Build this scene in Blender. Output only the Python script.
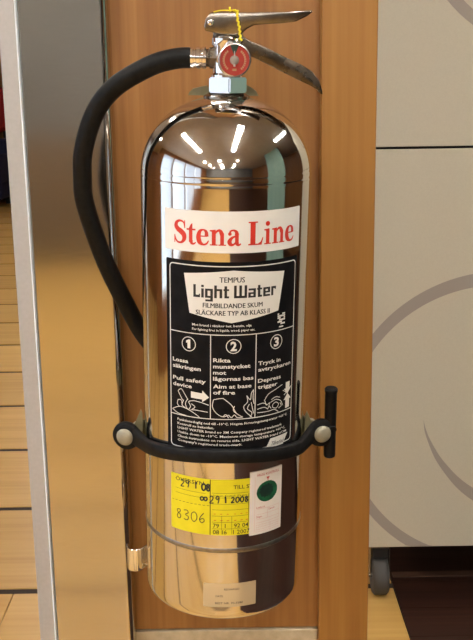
import bpy, bmesh, math, random
from mathutils import Vector, Matrix
random.seed(7)
for o in list(bpy.data.objects): bpy.data.objects.remove(o)
SC = bpy.context.scene
COL = SC.collection
PI = math.pi

# ------------------------------------------------------------------ camera, world, exposure
CAM_H = 1.2
cam = bpy.data.cameras.new('camera'); cam_o = bpy.data.objects.new('camera', cam); COL.objects.link(cam_o)
cam.sensor_fit = 'VERTICAL'; cam.sensor_height = 24.0; cam.lens = 24.0 * 950.0 / 640.0
cam.clip_start = 0.02; cam.clip_end = 100
cam_o.matrix_world = (Matrix.Translation((0, 0, CAM_H)) @ Matrix.Rotation(PI/2 - math.radians(13.04), 4, 'X')
                      @ Matrix.Rotation(math.radians(-0.9), 4, 'Z'))
SC.camera = cam_o
W = bpy.data.worlds.new('world'); SC.world = W; W.use_nodes = True
bg = W.node_tree.nodes['Background']; bg.inputs[0].default_value = (0.70, 0.85, 1.0, 1); bg.inputs[1].default_value = 3.4
SC.view_settings.view_transform = 'Standard'; SC.view_settings.look = 'None'
SC.view_settings.gamma = 1; SC.view_settings.use_curve_mapping = False
SC.view_settings.exposure = 1.0
SC.cycles.use_denoising = True
SC.cycles.max_bounces = 8; SC.cycles.glossy_bounces = 5; SC.cycles.diffuse_bounces = 4; SC.cycles.transparent_max_bounces = 12
SC.cycles.sample_clamp_indirect = 6.0
LAMP = 22.0      # brightness of the ceiling diffusers

# ------------------------------------------------------------------ materials
def mat(name, col=(.5, .5, .5), rough=.5, metal=0.0, spec=.5, emit=None, estr=0.0):
    m = bpy.data.materials.new(name); m.use_nodes = True
    b = m.node_tree.nodes['Principled BSDF']
    b.inputs['Base Color'].default_value = (*col, 1); b.inputs['Roughness'].default_value = rough
    b.inputs['Metallic'].default_value = metal; b.inputs['Specular IOR Level'].default_value = spec
    if emit: b.inputs['Emission Color'].default_value = (*emit, 1); b.inputs['Emission Strength'].default_value = estr
    return m
def nd(m, t, **kw):
    n = m.node_tree.nodes.new(t)
    for k, v in kw.items(): setattr(n, k, v)
    return n
def ln(m, a, b): m.node_tree.links.new(a, b)
def bsdf(m): return m.node_tree.nodes['Principled BSDF']
def speckle(m, c1, c2, scale, detail=4.0, stretch=(1, 1, 1), lo=.3, hi=.7, bump=0.0, dist=0.0, rrange=None):
    """noise between two colours, stretched along an axis, in object space"""
    tc = nd(m, 'ShaderNodeTexCoord'); mp = nd(m, 'ShaderNodeMapping'); mp.inputs['Scale'].default_value = stretch
    info = nd(m, 'ShaderNodeObjectInfo'); add = nd(m, 'ShaderNodeVectorMath', operation='ADD')
    mul = nd(m, 'ShaderNodeMath', operation='MULTIPLY'); mul.inputs[1].default_value = 37.0
    ln(m, info.outputs['Random'], mul.inputs[0]); ln(m, tc.outputs['Object'], mp.inputs[0])
    ln(m, mp.outputs[0], add.inputs[0]); ln(m, mul.outputs[0], add.inputs[1])
    nz = nd(m, 'ShaderNodeTexNoise'); nz.inputs['Scale'].default_value = scale; nz.inputs['Detail'].default_value = detail
    nz.inputs['Distortion'].default_value = dist
    ln(m, add.outputs[0], nz.inputs['Vector'])
    r = nd(m, 'ShaderNodeValToRGB'); r.color_ramp.elements[0].position = lo; r.color_ramp.elements[1].position = hi
    r.color_ramp.elements[0].color = (*c1, 1); r.color_ramp.elements[1].color = (*c2, 1)
    ln(m, nz.outputs[0], r.inputs[0]); ln(m, r.outputs[0], bsdf(m).inputs['Base Color'])
    if bump:
        bp = nd(m, 'ShaderNodeBump'); bp.inputs['Strength'].default_value = bump; bp.inputs['Distance'].default_value = .001
        ln(m, nz.outputs[0], bp.inputs['Height']); ln(m, bp.outputs[0], bsdf(m).inputs['Normal'])
    if rrange:
        mr = nd(m, 'ShaderNodeMapRange'); mr.inputs['To Min'].default_value = rrange[0]; mr.inputs['To Max'].default_value = rrange[1]
        ln(m, nz.outputs[0], mr.inputs[0]); ln(m, mr.outputs[0], bsdf(m).inputs['Roughness'])
    return m
def wood(name, c1, c2, c3, rough, axis='Z', fine=26.0, spec=.4):
    """two layers of grain running along one axis"""
    m = mat(name, c2, rough, spec=spec)
    s = {'X': (.05, 1, 1), 'Y': (1, .05, 1), 'Z': (1, 1, .05)}[axis]
    tc = nd(m, 'ShaderNodeTexCoord'); info = nd(m, 'ShaderNodeObjectInfo')
    mul = nd(m, 'ShaderNodeMath', operation='MULTIPLY'); mul.inputs[1].default_value = 53.0
    ln(m, info.outputs['Random'], mul.inputs[0])
    outs = []
    for sc_, st, det, ds in ((fine, s, 5, 1.2), (fine*6, tuple(v*.5 if v < 1 else v for v in s), 2, 0.2)):
        mp = nd(m, 'ShaderNodeMapping'); mp.inputs['Scale'].default_value = st
        add = nd(m, 'ShaderNodeVectorMath', operation='ADD')
        ln(m, tc.outputs['Object'], mp.inputs[0]); ln(m, mp.outputs[0], add.inputs[0]); ln(m, mul.outputs[0], add.inputs[1])
        nz = nd(m, 'ShaderNodeTexNoise'); nz.inputs['Scale'].default_value = sc_; nz.inputs['Detail'].default_value = det
        nz.inputs['Distortion'].default_value = ds
        ln(m, add.outputs[0], nz.inputs['Vector']); outs.append(nz.outputs[0])
    mx = nd(m, 'ShaderNodeMix', data_type='FLOAT'); mx.inputs[0].default_value = .4
    ln(m, outs[0], mx.inputs[2]); ln(m, outs[1], mx.inputs[3])
    r = nd(m, 'ShaderNodeValToRGB'); e = r.color_ramp.elements
    e[0].position = .33; e[0].color = (*c1, 1); e[1].position = .68; e[1].color = (*c3, 1)
    n = e.new(.5); n.color = (*c2, 1)
    ln(m, mx.outputs[0], r.inputs[0])
    hsv = nd(m, 'ShaderNodeHueSaturation')
    mr = nd(m, 'ShaderNodeMapRange'); mr.inputs['To Min'].default_value = .93; mr.inputs['To Max'].default_value = 1.07
    ln(m, info.outputs['Random'], mr.inputs[0]); ln(m, mr.outputs[0], hsv.inputs['Value'])
    ln(m, r.outputs[0], hsv.inputs['Color']); ln(m, hsv.outputs[0], bsdf(m).inputs['Base Color'])
    bp = nd(m, 'ShaderNodeBump'); bp.inputs['Strength'].default_value = .12; bp.inputs['Distance'].default_value = .001
    ln(m, outs[1], bp.inputs['Height']); ln(m, bp.outputs[0], bsdf(m).inputs['Normal'])
    return m

M = {}
M['panel_wood'] = wood('panel_wood', (.220, .090, .023), (.270, .118, .031), (.335, .156, .045), .42, 'Z')
M['post_wood'] = wood('post_wood', (.250, .106, .021), (.30, .134, .028), (.35, .165, .038), .45, 'Z', 22)
M['floor_wood'] = wood('floor_wood', (.55, .305, .08), (.62, .365, .104), (.68, .425, .135), .33, 'X', 11)
M['dark_floor'] = wood('dark_floor', (.022, .009, .006), (.038, .015, .010), (.06, .026, .016), .38, 'X', 18)
M['joint'] = mat('joint', (.035, .02, .012), .8)
M['room_wood'] = wood('room_wood', (.17, .068, .02), (.24, .10, .03), (.30, .13, .045), .4, 'Z', 8)
M['ceiling'] = speckle(mat('ceiling', rough=.8), (.56, .50, .44), (.61, .55, .49), 6)
M['grey_wall'] = speckle(mat('grey_wall', rough=.6), (.155, .155, .155), (.185, .185, .185), 3)
M['added_panel_wood'] = wood('added_panel_wood', (.14, .095, .055), (.175, .12, .07), (.21, .145, .085), .45, 'Z', 8)
M['plinth'] = speckle(mat('plinth', rough=.5), (.44, .35, .22), (.55, .45, .30), 90, 6)
M['beige'] = speckle(mat('beige', rough=.55), (.66, .60, .475), (.69, .63, .50), 300, 3)
M['beige_print'] = mat('beige_print', (.42, .36, .31), .5)
M['caster_grey'] = mat('caster_grey', (.075, .07, .066), .6)
M['threshold'] = mat('threshold', (.10, .052, .034), .5)
M['black'] = mat('black', (.012, .012, .014), .6)
M['dark_void'] = mat('dark_void', (.01, .009, .01), .8)
M['rubber'] = speckle(mat('rubber', rough=.5, spec=.14), (.006, .006, .0065), (.012, .012, .0125), 120, bump=.3)
M['hose_rubber'] = speckle(mat('hose_rubber', rough=.5, spec=.15), (.005, .005, .005), (.010, .0095, .009), 160, bump=.35)
M['steel'] = mat('steel', (.86, .83, .79), .05, 1.0)
speckle(M['steel'], (.64, .615, .585), (.675, .65, .62), 14, 5, rrange=(.045, .095))
M['chrome'] = mat('chrome', (.86, .85, .86), .07, 1.0)
M['worn_chrome'] = speckle(mat('worn_chrome', rough=.2, metal=1.0), (.22, .195, .165), (.38, .345, .295), 60, 6, rrange=(.14, .30))
M['dark_nickel'] = speckle(mat('dark_nickel', rough=.25, metal=1.0), (.10, .082, .062), (.165, .138, .108), 70, 6, rrange=(.18, .36))
M['weld'] = speckle(mat('weld', rough=.35, metal=1.0), (.30, .28, .25), (.40, .375, .34), 200)
M['brushed'] = speckle(mat('brushed', rough=.2, metal=1.0), (.50, .47, .42), (.545, .515, .465), 40, 3, (1, 1, 30), rrange=(.08, .13))
M['alu'] = speckle(mat('alu', rough=.5, metal=.2), (.40, .385, .37), (.43, .41, .40), 200)
M['edge_highlight'] = mat('edge_highlight', (.80, .85, .92), .3)
M['olive'] = speckle(mat('olive', rough=.45, metal=.35), (.17, .155, .085), (.27, .24, .14), 60)
M['button'] = speckle(mat('button', rough=.5, metal=.3), (.30, .275, .20), (.37, .34, .255), 120)
M['white_label'] = speckle(mat('white_label', rough=.38), (.76, .74, .70), (.80, .78, .74), 50)
M['red_ink'] = mat('red_ink', (.62, .035, .018), .45)
M['black_label'] = speckle(mat('black_label', rough=.42, spec=.06), (.006, .006, .007), (.012, .011, .012), 60)
M['ink'] = mat('ink', (.012, .012, .012), .4)
M['white_ink'] = mat('white_ink', (.74, .72, .67), .4)
M['yellow_label'] = speckle(mat('yellow_label', rough=.45), (.74, .64, .012), (.80, .70, .018), 80)
M['orange_ink'] = mat('orange_ink', (.62, .22, .02), .5)
M['pen'] = mat('pen', (.02, .025, .03), .5)
M['tag_paper'] = speckle(mat('tag_paper', rough=.6), (.72, .65, .60), (.77, .70, .645), 60)
M['tag_red'] = mat('tag_red', (.50, .06, .05), .5)
M['tag_pink'] = mat('tag_pink', (.66, .40, .36), .5)
M['green_ink'] = speckle(mat('green_ink', rough=.5), (.004, .05, .022), (.008, .13, .05), 90)
M['green_dark'] = speckle(mat('green_dark', rough=.5), (.004, .012, .012), (.006, .03, .022), 120)
M['gauge_red'] = mat('gauge_red', (.66, .045, .02), .4)
M['gauge_green'] = mat('gauge_green', (.01, .06, .02), .4)
M['hub_grey'] = mat('hub_grey', (.55, .50, .46), .35, .3)
M['bezel'] = mat('bezel', (.82, .80, .80), .22, 1.0)
M['gauge_mark'] = mat('gauge_mark', (.80, .50, .25), .4)
M['yellow_seal'] = mat('yellow_seal', (.80, .66, .01), .4)
M['teal'] = speckle(mat('teal', rough=.5), (.18, .30, .25), (.22, .35, .29), 5)
M['navy'] = speckle(mat('navy', rough=.85), (.012, .014, .05), (.02, .022, .075), 60)
M['red_fabric'] = speckle(mat('red_fabric', rough=.8), (.42, .012, .012), (.52, .02, .018), 60)
M['white_frame'] = mat('white_frame', (.75, .76, .78), .4)
M['lamp'] = mat('lamp', (.9, .88, .82), .5, emit=(1.0, .965, .90), estr=LAMP)
M['spot'] = mat('spot', (.9, .88, .82), .5, emit=(1.0, .94, .84), estr=LAMP*20)
def see_through(name, tint, alpha, rough):
    m = mat(name, tint, rough); n = m.node_tree
    t = nd(m, 'ShaderNodeBsdfTransparent'); mx = nd(m, 'ShaderNodeMixShader'); mx.inputs[0].default_value = alpha
    ln(m, t.outputs[0], mx.inputs[1]); ln(m, bsdf(m).outputs[0], mx.inputs[2])
    ln(m, mx.outputs[0], n.nodes['Material Output'].inputs[0]); return m
M['clear_sticker'] = see_through('clear_sticker', (.85, .66, .40), .5, .4)
M['pane'] = see_through('pane', (.8, .85, .9), .08, .02)
def clear_glass(name):
    m = mat(name); t = nd(m, 'ShaderNodeBsdfTransparent'); g = nd(m, 'ShaderNodeBsdfGlossy'); g.inputs['Roughness'].default_value = .02
    fr = nd(m, 'ShaderNodeFresnel'); fr.inputs[0].default_value = 1.4; mx = nd(m, 'ShaderNodeMixShader')
    ln(m, fr.outputs[0], mx.inputs[0]); ln(m, t.outputs[0], mx.inputs[1]); ln(m, g.outputs[0], mx.inputs[2])
    ln(m, mx.outputs[0], m.node_tree.nodes['Material Output'].inputs[0]); return m
def translucent(name, c):
    m = mat(name, c, .8); t = nd(m, 'ShaderNodeBsdfTranslucent'); t.inputs[0].default_value = (*c, 1)
    mx = nd(m, 'ShaderNodeMixShader'); mx.inputs[0].default_value = .5
    ln(m, bsdf(m).outputs[0], mx.inputs[1]); ln(m, t.outputs[0], mx.inputs[2]); ln(m, mx.outputs[0], m.node_tree.nodes['Material Output'].inputs[0]); return m
M['blind'] = translucent('blind', (.78, .82, .88))
M['gauge_glass'] = clear_glass('gauge_glass')

# ------------------------------------------------------------------ mesh helpers
def tag(o, label=None, cat=None, group=None, kind=None):
    if label: o['label'] = label
    if cat: o['category'] = cat
    if group: o['group'] = group
    if kind: o['kind'] = kind
    return o
def empty(name, loc=(0, 0, 0), rot=(0, 0, 0)):
    o = bpy.data.objects.new(name, None); COL.objects.link(o); o.location = loc; o.rotation_euler = rot
    o.empty_display_size = .05; return o
def link(name, bm, m, parent=None, smooth=False, loc=None):
    me = bpy.data.meshes.new(name); bm.to_mesh(me); bm.free()
    me.materials.append(M[m] if isinstance(m, str) else m)
    if smooth:
        for p in me.polygons: p.use_smooth = True
    o = bpy.data.objects.new(name, me); COL.objects.link(o)
    if parent: o.parent = parent
    if loc: o.location = loc
    return o
def flatten_angle(o, deg=35):
    bm = bmesh.new(); bm.from_mesh(o.data)
    for e in bm.edges:
        if len(e.link_faces) == 2 and e.calc_face_angle(0) > math.radians(deg): e.smooth = False
    bm.to_mesh(o.data); bm.free(); return o
def bx(bm, c, s, rot=None, bev=0.0, seg=2):
    """box with centre c and full size s"""
    v = bmesh.ops.create_cube(bm, size=1.0)['verts']
    bmesh.ops.scale(bm, vec=s, verts=v)
    if bev:
        ed = list({e for w in v for e in w.link_edges})
        r = bmesh.ops.bevel(bm, geom=ed, offset=bev, segments=seg, affect='EDGES', profile=.5)
        v = list({w for f in r['faces'] for w in f.verts} | {w for w in v if w.is_valid})
    if rot: bmesh.ops.rotate(bm, verts=v, cent=(0, 0, 0), matrix=rot)
    bmesh.ops.translate(bm, vec=c, verts=v)
    return v
def box_obj(name, lo, hi, m, parent=None, bev=0.0, smooth=False):
    bm = bmesh.new()
    c = [(a+b)/2 for a, b in zip(lo, hi)]; s = [b-a for a, b in zip(lo, hi)]
    bx(bm, (0, 0, 0), s, bev=bev)
    o = link(name, bm, m, parent, smooth, loc=c); return o
def lathe(bm, prof, seg=64, mtx=None):
    """prof: (r, z) list from bottom to top, spun about z"""
    rings = []
    for r, z in prof:
        if r < 1e-6: rings.append([bm.verts.new((0, 0, z))])
        else: rings.append([bm.verts.new((r*math.sin(2*PI*i/seg), -r*math.cos(2*PI*i/seg), z)) for i in range(seg)])
    for a, b in zip(rings, rings[1:]):
        for i in range(seg):
            j = (i+1) % seg
            if len(a) == 1 and len(b) == 1: continue
            if len(a) == 1: bm.faces.new((a[0], b[j], b[i]))
            elif len(b) == 1: bm.faces.new((a[i], a[j], b[0]))
            else: bm.faces.new((a[i], a[j], b[j], b[i]))
    vs = [v for r in rings for v in r]
    if len(rings[0]) > 1: bm.faces.new(list(reversed(rings[0])))
    if len(rings[-1]) > 1: bm.faces.new(rings[-1])
    if mtx is not None: bmesh.ops.transform(bm, matrix=mtx, verts=vs)
    return vs
def catmull(pts, n=8):
    out = []; P = [Vector(p) for p in pts]
    for i in range(len(P)-1):
        a, b, c, d = P[max(i-1, 0)], P[i], P[i+1], P[min(i+2, len(P)-1)]
        for k in range(n):
            t = k/n
            out.append(.5*((2*b) + (c-a)*t + (2*a-5*b+4*c-d)*t*t + (3*b-a-3*c+d)*t**3))
    out.append(P[-1]); return out
def tube(bm, pts, rad, seg=20, cap=True):
    """round tube along points; rad a number or a function of 0..1"""
    P = [Vector(p) for p in pts]; n = len(P); rings = []
    t0 = (P[1]-P[0]).normalized(); up = Vector((0, 0, 1)) if abs(t0.z) < .9 else Vector((0, 1, 0))
    u = t0.cross(up).normalized()
    for i, p in enumerate(P):
        t = (P[min(i+1, n-1)]-P[max(i-1, 0)]).normalized()
        u = (u - t*u.dot(t)).normalized(); w = t.cross(u)
        r = rad(i/(n-1)) if callable(rad) else rad
        rings.append([bm.verts.new(p + (u*math.cos(2*PI*k/seg)+w*math.sin(2*PI*k/seg))*r) for k in range(seg)])
    for a, b in zip(rings, rings[1:]):
        for k in range(seg): bm.faces.new((a[k], a[(k+1) % seg], b[(k+1) % seg], b[k]))
    if cap: bm.faces.new(list(reversed(rings[0]))); bm.faces.new(rings[-1])
    return rings
def sweep_rect(bm, pts, ups, w, h):
    """rectangular bar with rounded corners swept along pts; w along the side normal, h along up (lists or numbers)"""
    P = [Vector(p) for p in pts]; n = len(P); rings = []
    for i, p in enumerate(P):
        t = (P[min(i+1, n-1)]-P[max(i-1, 0)]).normalized(); up = Vector(ups); up = (up - t*up.dot(t)).normalized()
        sd = t.cross(up)
        ww = (w[i] if isinstance(w, list) else w)/2; hh = (h[i] if isinstance(h, list) else h)/2; c = min(ww, hh)*.45
        cs = [(-ww+c, -hh), (ww-c, -hh), (ww, -hh+c), (ww, hh-c), (ww-c, hh), (-ww+c, hh), (-ww, hh-c), (-ww, -hh+c)]
        rings.append([bm.verts.new(p + sd*a + up*b) for a, b in cs])
    for a, b in zip(rings, rings[1:]):
        for k in range(8): bm.faces.new((a[k], a[(k+1) % 8], b[(k+1) % 8], b[k]))
    bm.faces.new(list(reversed(rings[0]))); bm.faces.new(rings[-1])
def prism(bm, outline, y0, y1):
    """outline of (x, z) points extruded from y0 to y1"""
    a = [bm.verts.new((x, y0, z)) for x, z in outline]; b = [bm.verts.new((x, y1, z)) for x, z in outline]
    n = len(a)
    fa = bm.faces.new(a); fb = bm.faces.new(list(reversed(b)))
    for i in range(n): bm.faces.new((a[i], b[i], b[(i+1) % n], a[(i+1) % n]))
    bmesh.ops.recalc_face_normals(bm, faces=bm.faces[:])
def fix(bm): bmesh.ops.recalc_face_normals(bm, faces=bm.faces[:]); return bm

# ------------------------------------------------------------------ flat print (lettering and line drawings) in 2D, wrapped on a surface
class Flat:
    def __init__(s): s.bm = bmesh.new()
    def poly(s, pts):
        f = s.bm.faces.new([s.bm.verts.new((x, y, 0)) for x, y in pts])
        f.normal_update()
        if f.normal.z < 0: f.normal_flip()
        return s
    def rect(s, x0, y0, x1, y1): return s.poly([(x0, y0), (x1, y0), (x1, y1), (x0, y1)])
    def ribbon(s, pts, w, n=5, smooth=True):
        """stroke of varying width"""
        W_ = w if isinstance(w, (list, tuple)) else [w]*len(pts)
        P3 = [(p[0], p[1], ww) for p, ww in zip(pts, W_)]
        C = catmull(P3, n) if smooth and len(pts) > 2 else [Vector(p) for p in P3]
        m = len(C); L = []; R_ = []
        for i, c in enumerate(C):
            t = C[min(i+1, m-1)]-C[max(i-1, 0)]; l = math.hypot(t.x, t.y) or 1
            nx, ny = -t.y/l*c.z/2, t.x/l*c.z/2
            L.append(s.bm.verts.new((c.x+nx, c.y+ny, 0))); R_.append(s.bm.verts.new((c.x-nx, c.y-ny, 0)))
        for i in range(m-1): s.bm.faces.new((R_[i], R_[i+1], L[i+1], L[i]))
        return s
    def ring(s, cx, cy, r, w, n=32, a0=0, a1=2*PI, ry=None):
        ry = ry or r
        return s.ribbon([(cx+r*math.cos(a0+(a1-a0)*i/n), cy+ry*math.sin(a0+(a1-a0)*i/n)) for i in range(n+1)], w, smooth=False)
    def disc(s, cx, cy, r, n=20, ry=None):
        ry = ry or r
        return s.poly([(cx+r*math.cos(2*PI*i/n), cy+ry*math.sin(2*PI*i/n)) for i in range(n)])
    def text(s, body, x0, y0, h, w=None, bold=0.0, skew=0.0, res=2):
        """lettering with baseline start x0, y0 and cap height h, squeezed to width w"""
        cu = bpy.data.curves.new('lettering', 'FONT'); cu.body = body; cu.size = 1.0; cu.resolution_u = res; cu.offset = bold
        ob = bpy.data.objects.new('lettering', cu); me = ob.to_mesh()
        vs = [v.co.copy() for v in me.vertices]; fs = [tuple(p.vertices) for p in me.polygons]
        ob.to_mesh_clear(); bpy.data.objects.remove(ob); bpy.data.curves.remove(cu)
        if not vs: return s
        xa = min(v.x for v in vs); xb = max(v.x for v in vs)
        sy = h/.70; sx = w/(xb-xa) if w else sy
        nv = [s.bm.verts.new((x0+(v.x-xa)*sx+skew*v.y*sy, y0+v.y*sy, 0)) for v in vs]
        for f in fs:
            try: s.bm.faces.new([nv[i] for i in f])
            except ValueError: pass
        return s
    def glyphs(s, table, body, x0, y0, h, gap=.06, w=None, space=.35):
        """own letter shapes: table[ch] = (advance, draw(flat, transform))"""
        tot = sum(table[c][0]+gap if c != ' ' else space for c in body)-gap
        sx = (w/tot) if w else h; x = x0
        for c in body:
            if c == ' ': x += space*sx; continue
            adv, ops = table[c]
            T = lambda p, x=x: (x+p[0]*sx, y0+p[1]*h)
            k = (sx+h)/2
            for op in ops:
                if op[0] == 'r': a, b = T(op[1:3]), T(op[3:5]); s.rect(a[0], a[1], b[0], b[1])
                elif op[0] == 'p': s.poly([T(p) for p in op[1]])
                elif op[0] == 's': s.ribbon([T(p) for p in op[1]], [(v*1.12+.012)*k for v in op[2]])
                elif op[0] == 'd': c_ = T(op[1]); s.disc(c_[0], c_[1], op[2]*sx, ry=op[2]*h)
            x += (adv+gap)*sx
        return s
    def build(s, name, m, parent, fn, cut=None):
        bm = s.bm
        bmesh.ops.triangulate(bm, faces=[f for f in bm.faces if len(f.verts) > 4])
        if cut:
            xs = [v.co.x for v in bm.verts]; a, b = min(xs), max(xs); k = math.ceil(a/cut)
            while k*cut < b:
                bmesh.ops.bisect_plane(bm, geom=bm.verts[:]+bm.edges[:]+bm.faces[:], plane_co=(k*cut, 0, 0), plane_no=(1, 0, 0), dist=1e-7); k += 1
        for f in bm.faces:
            f.normal_update()
            if f.normal.z < 0: f.normal_flip()
        for v in bm.verts: v.co = fn(v.co.x, v.co.y)
        return link(name, bm, m, parent)

# ================================================================== THE SETTING
X_SPLIT = .380                        # light deck left of it, dark floor right of it
X0, X1, Y0, Y1, ZC = -4.2, 4.4, -5.2, 12.4, 2.5
XL, YJ = -2.9, 1.75                   # the window wall stands nearer than the wall of the far room
fl = box_obj('floor', (X0-.1, Y0-.1, -.12), (X1+.1, Y1+.1, -.003), 'joint'); tag(fl, 'wooden floor of pale wide boards with dark joints', kind='structure')
PITCH, JOINT, FIRST = .503, .027, 2.186
pm = {}
def plank(lx, ly, m, x, y, name='plank'):
    k = (round(lx, 3), round(ly, 3), m)
    if k not in pm:
        b = bmesh.new(); bx(b, (0, 0, 0), (lx, ly, .012), bev=0 if m == 'dark_floor' else .0012, seg=1); o = link(name, b, m, None); pm[k] = o.data
    else:
        o = bpy.data.objects.new(name, pm[k]); COL.objects.link(o)
    o.parent = fl; o.matrix_parent_inverse = fl.matrix_world.inverted()
    o.location = (x - fl.location.x, y - fl.location.y, -.006 - fl.location.z)
    o.matrix_parent_inverse = Matrix.Identity(4)
    return o
k0 = math.ceil((Y0-FIRST)/PITCH); row = k0
while FIRST + row*PITCH < Y1 - PITCH:
    ya = FIRST + row*PITCH + JOINT/2; yb = ya + PITCH - JOINT
    if ya < 1.0:                          # the boards before the pillar start a little nearer to the camera
        ya -= .06
        if yb < 1.0: yb -= .06
    L = 1.5; off = (row*.63) % L
    x = X0 - off
    while x < X_SPLIT-.03:
        a, b = max(x, X0), min(x+L-.0015, X_SPLIT+.003)
        if b-a > .05: plank(b-a, yb-ya, 'floor_wood', (a+b)/2, (ya+yb)/2)
        x += L
    row += 1
# dark boards on the right
DW = .125; y = 1.2
while y < 3.2:
    off = (round(y*1000) * 7 % 900)/1000; x = X_SPLIT
    cuts = [X_SPLIT+.005, X_SPLIT+.5+off, X_SPLIT+1.9+off*.5, X1]
    for a, b in zip(cuts, cuts[1:]): plank(b-a-.001, DW-.001, 'dark_floor', (a+b)/2, y+DW/2)
    y += DW
for a, b in ((Y0, 1.2), (y, Y1)):
    plank(X1-X_SPLIT-.01, b-a-.003, 'dark_floor', (X1+X_SPLIT)/2, (a+b)/2, 'floor_sheet')

ce = box_obj('ceiling', (X0-.1, Y0-.1, ZC), (X1+.1, Y1+.1, ZC+.1), 'ceiling'); tag(ce, kind='structure')
tag(box_obj('wall_back', (X0-.1, Y0-.1, 0), (X1+.1, Y0, ZC), 'grey_wall'), kind='structure')
for nm, lo, hi in (('wall_right', (X1, Y0, 0), (X1+.1, Y1, ZC)),
                   ('wall_far', (X0-.1, Y1, 0), (X1+.1, Y1+.1, ZC))):
    tag(box_obj(nm, lo, hi, 'panel_wood' if nm == 'wall_far' else 'room_wood'), kind='structure')
tag(box_obj('added_back_panel', (X0, Y0, 0), (X1, Y0+.03, .95), 'added_panel_wood'), kind='structure')  # unseen panelling added for a brown band in the column's reflection
# left wall with a run of windows
WY = [(-3.5, -2.35), (-2.25, -1.1), (-1.0, .15), (.25, 1.25)]; WZ = (.32, 2.25)
bm = bmesh.new()
def bb(bm, lo, hi): bx(bm, [(a+b)/2 for a, b in zip(lo, hi)], [b-a for a, b in zip(lo, hi)])
bb(bm, (XL-.1, Y0, 0), (XL, YJ, WZ[0])); bb(bm, (XL-.1, Y0, WZ[1]), (XL, YJ, ZC))
edges_y = [Y0] + [v for w in WY for v in w] + [YJ]
for a, b in zip(edges_y[0::2], edges_y[1::2]): bb(bm, (XL-.1, a, WZ[0]), (XL, b, WZ[1]))
tag(link('wall_left', bm, 'room_wood'), kind='structure')
bm = bmesh.new(); bb(bm, (X0, YJ, 0), (XL, YJ+.1, ZC)); bb(bm, (X0-.1, YJ, 0), (X0, Y1, ZC))
tag(link('wall_left_far', bm, 'room_wood'), kind='structure')
for i, (a, b) in enumerate(WY):
    w = empty('window_%d' % (i+1), (XL, (a+b)/2, WZ[0])); tag(w, kind='structure')
    hw = (b-a)/2; hz = WZ[1]-WZ[0]
    bm = bmesh.new()
    for yy in (-hw+.02, hw-.02): bx(bm, (-.03, yy, hz/2), (.06, .04, hz))
    for zz in (.02, hz-.02): bx(bm, (-.03, 0, zz), (.06, 2*hw-.08, .04))
    bx(bm, (-.03, 0, hz*.62), (.05, 2*hw-.08, .03))
    link('window_frame', bm, 'white_frame', w)
    bm = bmesh.new(); bx(bm, (-.05, 0, hz/2), (.006, 2*hw-.08, hz-.08)); link('pane', bm, 'pane', w)
    sl = None
    ns = 13
    for k in range(ns):                                   # upright translucent blind slats, half open
        yy = -hw+.08 + k*(2*hw-.16)/(ns-1)
        if sl is None:
            bm = bmesh.new(); bx(bm, (0, 0, 0), (.003, .062, hz-.14), rot=Matrix.Rotation(.45, 3, 'Z')); o = link('blind_slat', bm, 'blind', w); sl = o.data
        else: o = bpy.data.objects.new('blind_slat', sl); COL.objects.link(o); o.parent = w
        o.location = (.05, yy, hz/2)
    pl = bpy.data.lights.new('daylight_portal', 'AREA'); pl.shape = 'RECTANGLE'; pl.size = 2*hw; pl.size_y = hz; pl.cycles.is_portal = True
    po = bpy.data.objects.new('daylight_portal', pl); COL.objects.link(po)
    po.location = (XL-.09, (a+b)/2, (WZ[0]+WZ[1])/2)
    po.rotation_euler = (0, -PI/2, 0); pl.size, pl.size_y = hz, 2*hw

# ceiling luminaires: mirrored strips, unseen strips added as fill, small downlights
def strip(x, y, ly, lab):
    t = empty('ceiling_light', (x, y, ZC)); tag(t, lab, 'ceiling light', 'strip lights along the ceiling')
    bm = bmesh.new(); bx(bm, (0, 0, -.03), (.16, ly+.05, .06), bev=.008); link('housing', bm, 'white_frame', t)
    bm = bmesh.new(); bx(bm, (0, 0, -.064), (.13, ly, .012), bev=.004); link('diffuser', bm, 'lamp', t)
for x, y, ln_, lab in ((-1.15, .25, 1.5, 'ceiling strip light mirrored left of the neck on the dome'), (.36, .10, 1.5, 'ceiling strip light mirrored in the middle of the dome'),
                       (-.9, 5.2, 1.5, 'added unseen strip light over the pale boards'), (2.0, 4.6, 1.5, 'added unseen strip light over the back of the cabinet'),
                       (-2.2, 3.0, 1.5, 'added unseen strip light beside the window wall corner'), (1.7, 1.55, 1.2, 'added unseen strip light before the beige cabinet'), (-1.6, 8.6, 1.5, 'added unseen strip light before the blue sofa'), (-.3, -3.9, 1.2, 'added unseen strip light near the grey back wall')):
    strip(x, y, ln_, lab)
def spot(x, y):
    t = empty('downlight', (x, y, ZC)); tag(t, 'small round downlight set into the ceiling', 'downlight', 'round downlights')
    bm = bmesh.new(); lathe(bm, [(.055, -.012), (.06, -.004), (.06, 0)], 24); link('rim', fix(bm), 'white_frame', t, True)
    bm = bmesh.new(); lathe(bm, [(0, -.018), (.03, -.016), (.042, -.0125)], 24); link('lens', fix(bm), 'spot', t, True)
for x in (-1.6, -.4, .9):
    for y in (-4.4, -3.2, -2.0): spot(x, y)

# teal pillar and dark cupboard that the polished cylinder mirrors
tp = box_obj('wall_side', (2.3, -.5, 0), (2.9, .75, ZC), 'teal'); tag(tp, kind='structure')

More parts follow.
